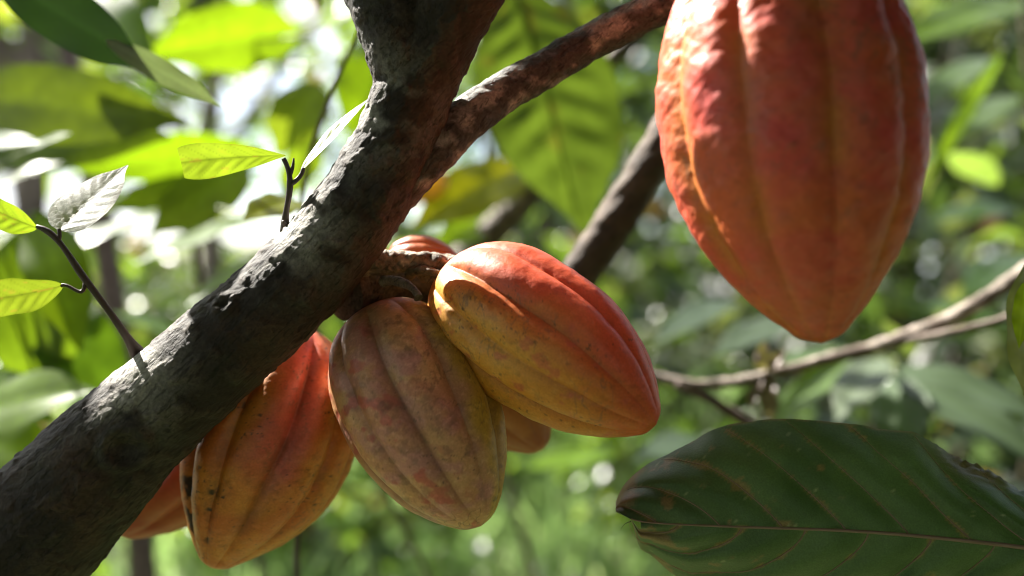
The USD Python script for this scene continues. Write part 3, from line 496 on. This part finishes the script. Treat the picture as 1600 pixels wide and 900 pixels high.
sapling('dusty grey green sapling with hanging fingers of leaves above the large dark leaf', [np.array([0.95, 1.75, 0.0]), np.array([0.93, 1.70, 0.5]), at(1440, 700, 1.5), at(1400, 560, 1.45)], [
    ((1390, 585), (1660, 745), 1.30, 1.15, 80, [-0.1, -0.55, 0.8], (0.055, 0.085, 0.04), dict(arch=0.10, look=thick_leaf_look)),
    ((1400, 575), (1640, 660), 1.35, 1.25, 70, [-0.1, -0.55, 0.8], (0.055, 0.085, 0.04), dict(arch=0.10, look=thick_leaf_look)),
    ((1380, 560), (1305, 660), 1.30, 1.2, 74, [-0.37, -0.62, 0.68], (0.10, 0.13, 0.08), dict(look=thick_leaf_look)),
    ((1400, 590), (1420, 720), 1.30, 1.2, 90, [-0.35, -0.4, 0.8], (0.08, 0.115, 0.065), dict(look=thick_leaf_look)),
    ((1330, 560), (1200, 680), 1.40, 1.3, 60, [-0.3, -0.5, 0.8], (0.10, 0.16, 0.05), dict()),
    ((1350, 550), (1180, 590), 1.45, 1.35, 50, [-0.3, -0.5, 0.8], (0.07, 0.12, 0.04), dict()),
    ((1420, 560), (1380, 500), 1.45, 1.4, 50, [-0.3, -0.4, 0.8], (0.09, 0.13, 0.07), dict()),
    ((1150, 470), (1020, 540), 1.6, 1.5, 60, [-0.2, -0.5, 0.8], (0.055, 0.085, 0.05), dict()),
    ((1250, 500), (1110, 560), 1.55, 1.45, 66, [-0.2, -0.5, 0.8], (0.06, 0.09, 0.05), dict()),
    ((1120, 690), (990, 720), 1.6, 1.5, 66, [-0.2, -0.5, 0.8], (0.05, 0.08, 0.045), dict()),
    ((1500, 780), (1640, 790), 1.2, 1.1, 80, [-0.2, -0.5, 0.8], (0.08, 0.11, 0.06), dict(look=thick_leaf_look)),
])
lb = thing('drooping_leaf', 'bright lime leaf lying low under the red and yellow pod', 'leaf')
add_leaf(lb, at(960, 712, 1.9), at(812, 735, 1.8), wpx(40, 1.85), [0.0, -0.6, 0.7], (0.20, 0.34, 0.02), name='blade')
put(lb, 'stalk', tube([at(960, 712, 1.9), at(990, 760, 1.95), np.array([0.27, 2.0, -0.02])], [0.002, 0.003, 0.004], 8), stem_look, (0.12, 0.16, 0.04))
cu = thing('curled_leaf', 'curled pale backed leaf with a chewed green edge at the right border of the view', 'leaf')
add_leaf(cu, at(1618, 395, 0.70), at(1604, 630, 0.69), wpx(70, 0.69), [-0.55, -0.65, 0.5], (0.13, 0.15, 0.10), name='blade', nu=26, nv=7, fold=-0.5, ripple=0.25, quilt=0.1)
add_leaf(cu, at(1602, 440, 0.680), at(1592, 545, 0.676), wpx(30, 0.68), [-0.3, -0.9, 0.2], (0.18, 0.26, 0.02), name='turned_edge', nu=18, nv=4, ripple=0.4)
put(cu, 'stalk', tube([at(1625, 395, 0.70), at(1640, 340, 0.70), at(1700, 250, 0.72)], [0.0015, 0.0018, 0.002], 8), stem_look, (0.10, 0.12, 0.05))

def limb(label, pts, rad, col1, col2, name='tree_limb', cat='branch', seed=900):
    root = thing(name, label, cat); wood(root, 'wood', pts, rad, 32, 0.006, seed, col1, col2, 0.002); return root
limb('dark brown bare limb slanting behind the large red pod', [at(660, 800, 0.96), at(780, 600, 0.95), at(915, 415, 0.93), at(975, 322, 0.92), at(1035, 225, 0.91), at(1130, 60, 0.90), at(1240, -140, 0.90)], np.array([34, 33, 31, 31, 30, 27, 22]) * KPX * 0.93, (0.060, 0.040, 0.028), (0.10, 0.068, 0.048), seed=910)
limb('mottled grey limb rising behind the red and yellow pod, blurred', [at(560, 600, 1.60), at(700, 430, 1.57), at(760, 372, 1.55), at(835, 285, 1.53), at(880, 190, 1.52), at(960, 90, 1.51), at(1080, -60, 1.51)], np.array([26, 25, 24, 22, 16, 14, 12]) * KPX * 1.55, (0.08, 0.06, 0.05), (0.28, 0.24, 0.21), seed=920)
limb('dark brown slim trunk standing deep behind the leaves at the left edge', [np.array([-1.80, 3.0, -0.05]), np.array([-1.73, 3.0, 0.7]), np.array([-1.70, 3.0, 1.5]), np.array([-1.78, 3.0, 2.6])], [0.09, 0.075, 0.065, 0.05], (0.06, 0.035, 0.025), (0.10, 0.065, 0.05), name='background_tree', cat='tree', seed=950)
limb('thin leaning brown trunk seen between the slanting left shoot and the upright shoot', [np.array([-0.95, 2.6, -0.05]), np.array([-0.98, 2.6, 0.7]), np.array([-1.10, 2.6, 1.5]), np.array([-1.30, 2.6, 2.4])], [0.04, 0.036, 0.03, 0.02], (0.07, 0.045, 0.035), (0.12, 0.085, 0.07), name='background_tree', cat='tree', seed=960)
tb = thing('thin_branch', 'thin pale branch running down from the right edge behind the two largest pods', 'branch')
wood(tb, 'wood', [at(1760, 330, 1.0), at(1600, 425, 1.02), at(1500, 490, 1.03), at(1390, 535, 1.05), at(1240, 575, 1.07), at(1080, 600, 1.08), at(1010, 585, 1.09), at(900, 560, 1.10)], np.array([13, 12, 12, 11, 9, 8, 9, 8]) * KPX * 1.03, 20, 0.005, 930, (0.13, 0.095, 0.075), (0.36, 0.31, 0.27), 0.0015)
wood(tb, 'side_twig', [at(1055, 600, 1.08), at(1110, 625, 1.075), at(1160, 655, 1.07), at(1230, 700, 1.06)], np.array([8, 8, 10, 6]) * KPX * 1.07, 14, 0.005, 940, (0.09, 0.06, 0.045), (0.22, 0.17, 0.15), 0.001)
wood(tb, 'side_twig', [at(1390, 535, 1.05), at(1480, 520, 1.02), at(1560, 500, 1.0), at(1640, 470, 0.98)], np.array([6, 6, 5, 4]) * KPX * 1.03, 14, 0.005, 941, (0.15, 0.11, 0.09), (0.30, 0.25, 0.22), 0.001)
for k, (a, b, w) in enumerate([((1200, 580), (1195, 530), 34), ((1205, 582), (1230, 545), 26), ((1198, 585), (1208, 660), 30), ((1190, 590), (1172, 640), 22)]):
    add_leaf(tb, at(*a, 1.07), at(*b, 1.06), wpx(w, 1.07), [-0.4, -0.6, 0.6], (0.12, 0.085, 0.07), look=thick_leaf_look, name='dry_leaf', fold=0.8, ripple=0.5)
gt = thing('thin_sapling', 'thin green stem rising behind the white shining leaf near the fork', 'sapling')
put(gt, 'wood', tube([np.array([-0.32, 1.0, 0.0]), at(470, 420, 0.98), at(492, 215, 0.92), at(520, 140, 0.91), at(560, 50, 0.90), at(600, -90, 0.90)], [0.004, 0.003, 0.0024, 0.0022, 0.002, 0.0016], 8, 0.02), stem_look, (0.07, 0.08, 0.03))
gs = thing('thin_sapling', 'thin dark stem standing below the gap between the orange and brown pods', 'sapling')
put(gs, 'wood', tube([np.array([-0.22, 0.97, 0.0]), at(463, 1000, 0.95), at(464, 860, 0.92), at(462, 760, 0.90), at(450, 640, 0.90)], [0.004, 0.0032, 0.003, 0.0028, 0.002], 8, 0.02), stem_look, (0.045, 0.03, 0.025))

# ------------------------------------------------------------------ leaf clouds for shrubs, crowns
_u, _v = np.meshgrid(np.linspace(0, 1, 5), [-1, 0, 1], indexing='ij')
_w = np.array([0.06, 0.75, 1.0, 0.62, 0.02])[:, None] * np.ones((1, 3))
def leaf_cloud(B, D, N, L, W, cols, rng):
    """Many leaves at once: bases B, directions D, normals N, lengths L, widths W, colour per leaf."""
    n = len(B); X = D / np.linalg.norm(D, axis=1, keepdims=True); Z = N - X * (N * X).sum(1, keepdims=True); Z /= np.linalg.norm(Z, axis=1, keepdims=True) + 1e-9; Y = np.cross(Z, X)
    z = 0.25 * np.abs(_v) * _w; arch = 0.22 * 4 * (_u - _u * _u) - 0.30 * _u ** 2
    p = (B[:, None, None] + X[:, None, None] * (_u[None] * L[:, None, None])[..., None] + Y[:, None, None] * (_v * _w * 0.5 * W[:, None, None])[..., None]
         + Z[:, None, None] * (z * 0.5 * W[:, None, None] + arch * 0.5 * L[:, None, None])[..., None])
    i, j = np.meshgrid(np.arange(4), np.arange(2), indexing='ij'); q = np.stack([i * 3 + j, (i + 1) * 3 + j, (i + 1) * 3 + j + 1, i * 3 + j + 1], -1).reshape(-1, 4)
    t = np.vstack([q[:, [0, 1, 2]], q[:, [0, 2, 3]]]); f = (t[None] + 15 * np.arange(n)[:, None, None]).reshape(-1, 3)
    return trimesh.Trimesh(p.reshape(-1, 3), f, process=False), np.repeat(cols, 15, axis=0)
def palette(rng, n, cols, weights):
    c = np.asarray(cols)[rng.choice(len(cols), n, p=np.asarray(weights) / np.sum(weights))]
    return c * rng.uniform(0.75, 1.3, (n, 1))
MIXD = ([(0.022, 0.042, 0.016), (0.030, 0.052, 0.022), (0.05, 0.085, 0.025), (0.055, 0.072, 0.05), (0.09, 0.055, 0.03)], [5, 4, 2, 3, 0.4])
MIXL = ([(0.075, 0.13, 0.038), (0.12, 0.20, 0.03), (0.095, 0.135, 0.05), (0.045, 0.085, 0.027), (0.13, 0.17, 0.04), (0.12, 0.08, 0.04)], [4, 2, 3, 5, 1, 0.4])
def wild(rng, n, up=0.6):
    d = rng.normal(size=(n, 3)); d[:, 2] = d[:, 2] * 0.5 - 0.25; nn_ = rng.normal(size=(n, 3)) * 0.55; nn_[:, 2] += up
    return d, nn_
def shrub(label, x, y, h, spread, nleaf, size, mix, seed, group=None, name='shrub', z0=0.0):
    rng = np.random.default_rng(seed); root = thing(name, label, 'shrub', group); gz0 = float(ground_z(np.array(x), np.array(y))) - 0.02
    foot = np.array([x, y, gz0]); ns = 6; tips = []
    stems = []
    for k in range(ns):
        a = 2 * np.pi * k / ns + rng.uniform(-.4, .4); tip = foot + np.array([math.cos(a) * spread * rng.uniform(.3, .8), math.sin(a) * spread * rng.uniform(.3, .8), h * rng.uniform(.7, 1.0)])
        midp = foot * 0.5 + tip * 0.5 + np.array([math.cos(a), math.sin(a), 0]) * spread * -0.08
        stems.append(np.array([foot, midp, tip])); put(root, 'stem', tube(stems[-1], [0.012, 0.008, 0.003], 6), stem_look, BROWN)
    k = rng.integers(0, ns, nleaf); t = rng.uniform(z0, 1, nleaf) ** 0.8
    S = np.array(stems); P = np.where((t < .5)[:, None], S[k, 0] + (S[k, 1] - S[k, 0]) * (t * 2)[:, None], S[k, 1] + (S[k, 2] - S[k, 1]) * (t * 2 - 1)[:, None])
    P = P + rng.normal(size=P.shape) * spread * np.array([0.26, 0.26, 0.18]) * (0.4 + t)[:, None]; P[:, 2] = np.maximum(P[:, 2], 0.06)
    d, nn_ = wild(rng, nleaf); L = size * rng.uniform(.6, 1.3, nleaf)
    me, c = leaf_cloud(P, d, nn_, L, L * rng.uniform(.32, .45, nleaf), palette(rng, nleaf, *mix), rng)
    put(root, 'foliage', me, leaf_look, c, kind='stuff'); return root
def tree_far(label, x, y, h, crown_r, crown_z, nleaf, size, mix, seed, group=None, trunk_r=0.08, lean=0.0, squash=0.7):
    rng = np.random.default_rng(seed); root = thing('background_tree', label, 'tree', group); g0 = float(ground_z(np.array(x), np.array(y))) - 0.05
    top = np.array([x + lean, y, h]); foot = np.array([x, y, g0])
    pts = [foot, foot * 0.6 + top * 0.4 + rng.normal(size=3) * [0.06, 0.06, 0], top]
    limbs_ = [tube(pts, [trunk_r, trunk_r * .8, trunk_r * .35], 12, 0.12)]; ends = []
    for k in range(8):
        a = rng.uniform(0, 6.28); s = pts[1] * (1 - k / 10) + top * (k / 10); e = np.array([x + lean * .7, y, crown_z]) + np.array([math.cos(a), math.sin(a), 0]) * crown_r * rng.uniform(.5, .9) + [0, 0, crown_r * squash * rng.uniform(-.4, .8)]
        limbs_.append(tube([s, (s + e) / 2 + [0, 0, .08 * crown_r], e], [trunk_r * .5, trunk_r * .3, trunk_r * .1], 8)); ends.append((s, e))
    t_ = trimesh.util.concatenate(limbs_); p_ = V(t_)
    put(root, 'trunk', t_, bark_look, lerp((0.06, 0.045, 0.035), (0.14, 0.11, 0.09), smoothstep(noise3(p_, 9, seed, 3), .35, .65)))
    k = rng.integers(0, 8, nleaf); tt = rng.uniform(.15, 1.05, nleaf); E = np.array(ends)
    P = E[k, 0] + (E[k, 1] - E[k, 0]) * tt[:, None] + rng.normal(size=(nleaf, 3)) * crown_r * np.array([.26, .26, .2])
    d, nn_ = wild(rng, nleaf); L = size * rng.uniform(.6, 1.3, nleaf)
    me, c = leaf_cloud(P, d, nn_, L, L * rng.uniform(.32, .45, nleaf), palette(rng, nleaf, *mix), rng)
    put(root, 'crown', me, leaf_look, c, kind='stuff'); return root

# shrubs in the sunlit clearing
G1 = 'leafy shrubs in the clearing behind the pods'
rng = np.random.default_rng(77)
for k, (x, y, h, s, n, z, mx_, lab) in enumerate([
    (-2.2, 3.4, 1.9, 0.9, 330, .22, MIXL, 'tall lime shrub behind the leaves at the left edge'), (-1.0, 3.9, 1.3, 0.8, 300, .20, MIXL, 'mid height light green shrub between the trunk and the left edge'),
    (-0.55, 3.4, 0.65, 0.5, 160, .16, MIXL, 'low light shrub below the orange pod'), (0.55, 4.2, 0.95, 0.6, 200, .18, MIXL, 'light green shrub under the red and yellow pod'),
    (1.15, 3.2, 1.5, 0.8, 330, .20, MIXD, 'dark shrub beneath the large red pod'), (2.0, 3.3, 2.0, 0.9, 420, .22, MIXD, 'tall dark shrub at the right edge'),
    (1.6, 4.6, 2.6, 1.1, 520, .24, MIXD, 'tall dark shrub right behind the large red pod'), (0.9, 5.2, 1.7, 1.0, 420, .22, MIXD, 'shrub behind the gap between the two largest pods'),
    (-0.2, 5.4, 1.6, 1.0, 380, .22, MIXL, 'pale shrub far behind the fork of the trunk'), (2.9, 5.0, 2.8, 1.2, 520, .24, MIXD, 'dark thicket shrub beyond the right border leaf'),
    (-2.6, 5.8, 1.9, 1.1, 380, .22, MIXL, 'pale green shrub far back at the left')]):
    shrub(lab, x, y, h, s, n, z, mx_, 300 + k)
for k, (x, y, h, cr, cz, n, z, mx_, tr, lab) in enumerate([
    (-2.05, 4.2, 3.6, 1.1, 3.1, 260, .26, MIXL, .09, 'slim dark trunked tree at the far left'), (-1.45, 5.0, 4.0, 1.3, 3.6, 330, .25, MIXL, .07, 'slender tree with sparse crown behind the slanting left shoot'),
    (0.2, 6.8, 4.2, 1.6, 3.5, 500, .26, MIXL, .10, 'light crowned tree far behind the fork'), (1.7, 6.6, 4.4, 1.7, 3.0, 1100, .26, MIXD, .11, 'dense dark tree behind the large red pod'),
    (3.3, 7.4, 4.8, 1.9, 3.2, 1300, .26, MIXD, .12, 'dense dark tree at the far right'), (2.6, 9.5, 5.5, 2.2, 3.8, 1500, .28, MIXD, .12, 'tall dark tree deep in the grove at the right'),
    (-3.6, 8.8, 5.0, 1.9, 3.6, 700, .26, MIXL, .11, 'airy tree deep in the grove at the left'), (-1.2, 10.5, 5.2, 2.2, 3.4, 900, .28, MIXL, .12, 'airy tree at the far end of the clearing')]):
    tree_far(lab, x, y, h, cr, cz, n, z, mx_, 500 + k, trunk_r=tr)
for k, (x, y, lab) in enumerate([(1.9, -1.9, 'unseen leafy cacao tree added behind the viewer at the right to cut the front light'), (-1.3, -2.3, 'unseen leafy cacao tree added behind the viewer at the left to cut the front light'), (3.0, 0.4, 'unseen leafy cacao tree added well right of the hanging pods to cut the front light')]):  # out-of-view trees, added to block light falling on the front
    tree_far(lab, x, y, 3.4, 1.5, 1.9, 1500, .28, MIXD, 560 + k, trunk_r=.07, squash=.9)
# far wood that reads as one mass
rng = np.random.default_rng(9); n = 9000
ang = rng.uniform(-0.75, 0.75, n); R_ = rng.uniform(15, 24, n); hx = R_ * np.sin(ang); hy = R_ * np.cos(ang)
hmax = 2.0 + 4.6 * smoothstep(ang, -0.05, 0.22) + 1.6 * (meshkit.noise(np.stack([hx * .35, hy * .35, 0 * hx], -1)) - .5)
B = np.stack([hx, hy, hmax * rng.uniform(0, 1, n) ** 0.8], 1); d, nn_ = wild(rng, n); L = rng.uniform(.35, .8, n)
n2 = 5000; a2 = rng.uniform(0.85, 2 * np.pi - 0.95, n2); R2 = rng.uniform(3.6, 9.0, n2)          # unseen grove leaves added round the viewer to cut the fill light
B = np.vstack([B, np.stack([R2 * np.sin(a2), R2 * np.cos(a2), 4.6 * rng.uniform(0, 1, n2)], 1)]); d2, m2 = wild(rng, n2); d, nn_ = np.vstack([d, d2]), np.vstack([nn_, m2]); L = np.r_[L, rng.uniform(.25, .6, n2)]; n += n2
me, c = leaf_cloud(B, d, nn_, L, L * .5, palette(rng, n, *MIXD), rng)
w_ = put(None, 'far_wood', me, leaf_look, c); tag(w_, 'wood of the grove closing the view, with an unseen ring added round the viewer against fill light', 'wood', kind='stuff')
# grass
rng = np.random.default_rng(4); n = 42000
gy_ = 1.5 + 13 * rng.uniform(0, 1, n) ** 1.3; gx_ = rng.uniform(-1, 1, n) * (0.7 + 0.62 * gy_)
clump = meshkit.fbm(np.stack([gx_ * 1.5 + 40, gy_ * 1.5, 0 * gx_], -1), 3, 12); ok = rng.uniform(0.25, 0.75, n) < clump + 0.1; gx_, gy_, clump = gx_[ok], gy_[ok], clump[ok]; n = len(gx_)
B = np.stack([gx_, gy_, ground_z(gx_, gy_) - 0.01], 1); d = rng.normal(size=(n, 3)) * 0.45; d[:, 2] = 1; L = rng.uniform(.18, .50, n) * (0.5 + clump)
nn_ = rng.normal(size=(n, 3)); nn_[:, 2] = 0.2
me, c = leaf_cloud(B, d, nn_, L, rng.uniform(.010, .022, n), palette(rng, n, [(0.18, 0.27, 0.11), (0.23, 0.33, 0.14), (0.11, 0.18, 0.07), (0.28, 0.32, 0.18)], [3, 3, 2, 1]), rng)
gr = put(None, 'grass', me, grass_look, c); tag(gr, 'sunlit grass and weeds covering the clearing', 'grass', kind='stuff')

# ------------------------------------------------------------------ the tree's own crown, unseen above the view, shaped to shade the front and dapple the sun
rng = np.random.default_rng(21); n = 3200
B = rng.normal(size=(n, 3)); B /= np.linalg.norm(B, axis=1, keepdims=True); B = np.array([0.25, -0.45, 2.35]) + B * np.array([2.1, 2.1, 0.85]) * rng.uniform(.25, 1, (n, 1)) ** (1 / 2)
d, nn_ = wild(rng, n, 0.9); L = .27 * rng.uniform(.7, 1.3, n)
lit = [(at(205, 590, .63), .05), (at(455, 345, .63), .045), (at(520, 290, .63), .03), (at(580, 180, .63), .03), (at(330, 470, .63), .03), (at(760, 150, .64), .035), (at(900, 60, .63), .04), (at(1060, 120, .56), .07), (at(1090, 300, .56), .07), (at(1150, 40, .55), .07), (at(1120, 420, .56), .05), (at(1180, 150, .54), .05),
       (at(760, 440, .65), .06), (at(850, 470, .62), .06), (at(900, 480, .62), .05), (at(700, 560, .65), .03), (at(450, 580, .70), .025), (at(360, 240, .65), .05), (at(520, 200, .66), .05), (at(130, 310, .65), .06), (at(30, 340, .63), .05), (at(30, 460, .63), .05)]
keep = np.ones(n, bool); C_ = B + d / np.linalg.norm(d, axis=1, keepdims=True) * (L / 2)[:, None]
for q_, r_ in lit:  # crown leaves cleared where the sun should reach
    w = C_ - q_; al = w @ SUN; keep &= ~((np.linalg.norm(w - al[:, None] * SUN, axis=1) < r_ + .17) & (al > 0))
yy = np.maximum(C_[:, 1], 0.02); keep &= (C_[:, 2] - 1.15 - .17) > 0.345 * yy
shade = [at(x_, y_, .63) for x_, y_ in ((60, 800), (120, 720), (190, 690), (20, 860), (300, 560), (350, 520), (660, 120), (640, 60), (700, 30), (640, 220),
         (985, 770), (1020, 740), (1020, 860), (1050, 780), (1090, 690), (1090, 830), (1090, 890), (1150, 700), (1170, 780), (1170, 870), (1210, 670), (1250, 720), (1250, 800), (1260, 880), (1310, 680), (1330, 760), (1340, 850), (1400, 700), (1420, 790), (1430, 880), (1480, 730), (1500, 830), (1550, 770), (1580, 860), (1310, 885), (1330, 895), (1290, 895), (1370, 885), (980, 750), (1010, 725), (1050, 710), (1060, 745), (1100, 720), (1120, 690), (1100, 760), (560, 620), (620, 700), (380, 760), (440, 720))]
for sp in shade:  # leaves added on the sun's path to shade chosen spots
    for turn in range(2):
        h_ = sp + SUN * rng.uniform(.8, 1.3); gaps = [(h_ - q_) - ((h_ - q_) @ SUN) * SUN for q_, r_ in lit]; e_ = unit(np.cross(SUN, min(gaps, key=np.linalg.norm) + 0.02 * rng.normal(size=3)))
        if all(np.linalg.norm(gp) > .6 * r_ + .055 for gp, (q_, r_) in zip(gaps, lit)):
            B = np.vstack([B, h_ - e_ * .145]); d = np.vstack([d, e_]); nn_ = np.vstack([nn_, SUN]); L = np.r_[L, .29]; keep = np.r_[keep, True]; C_ = np.vstack([C_, h_])
me, c = leaf_cloud(B[keep], d[keep], nn_[keep], L[keep], L[keep] * .4, palette(rng, int(keep.sum()), *MIXD), rng)
put(tree, 'crown', me, leaf_look, c, kind='stuff')
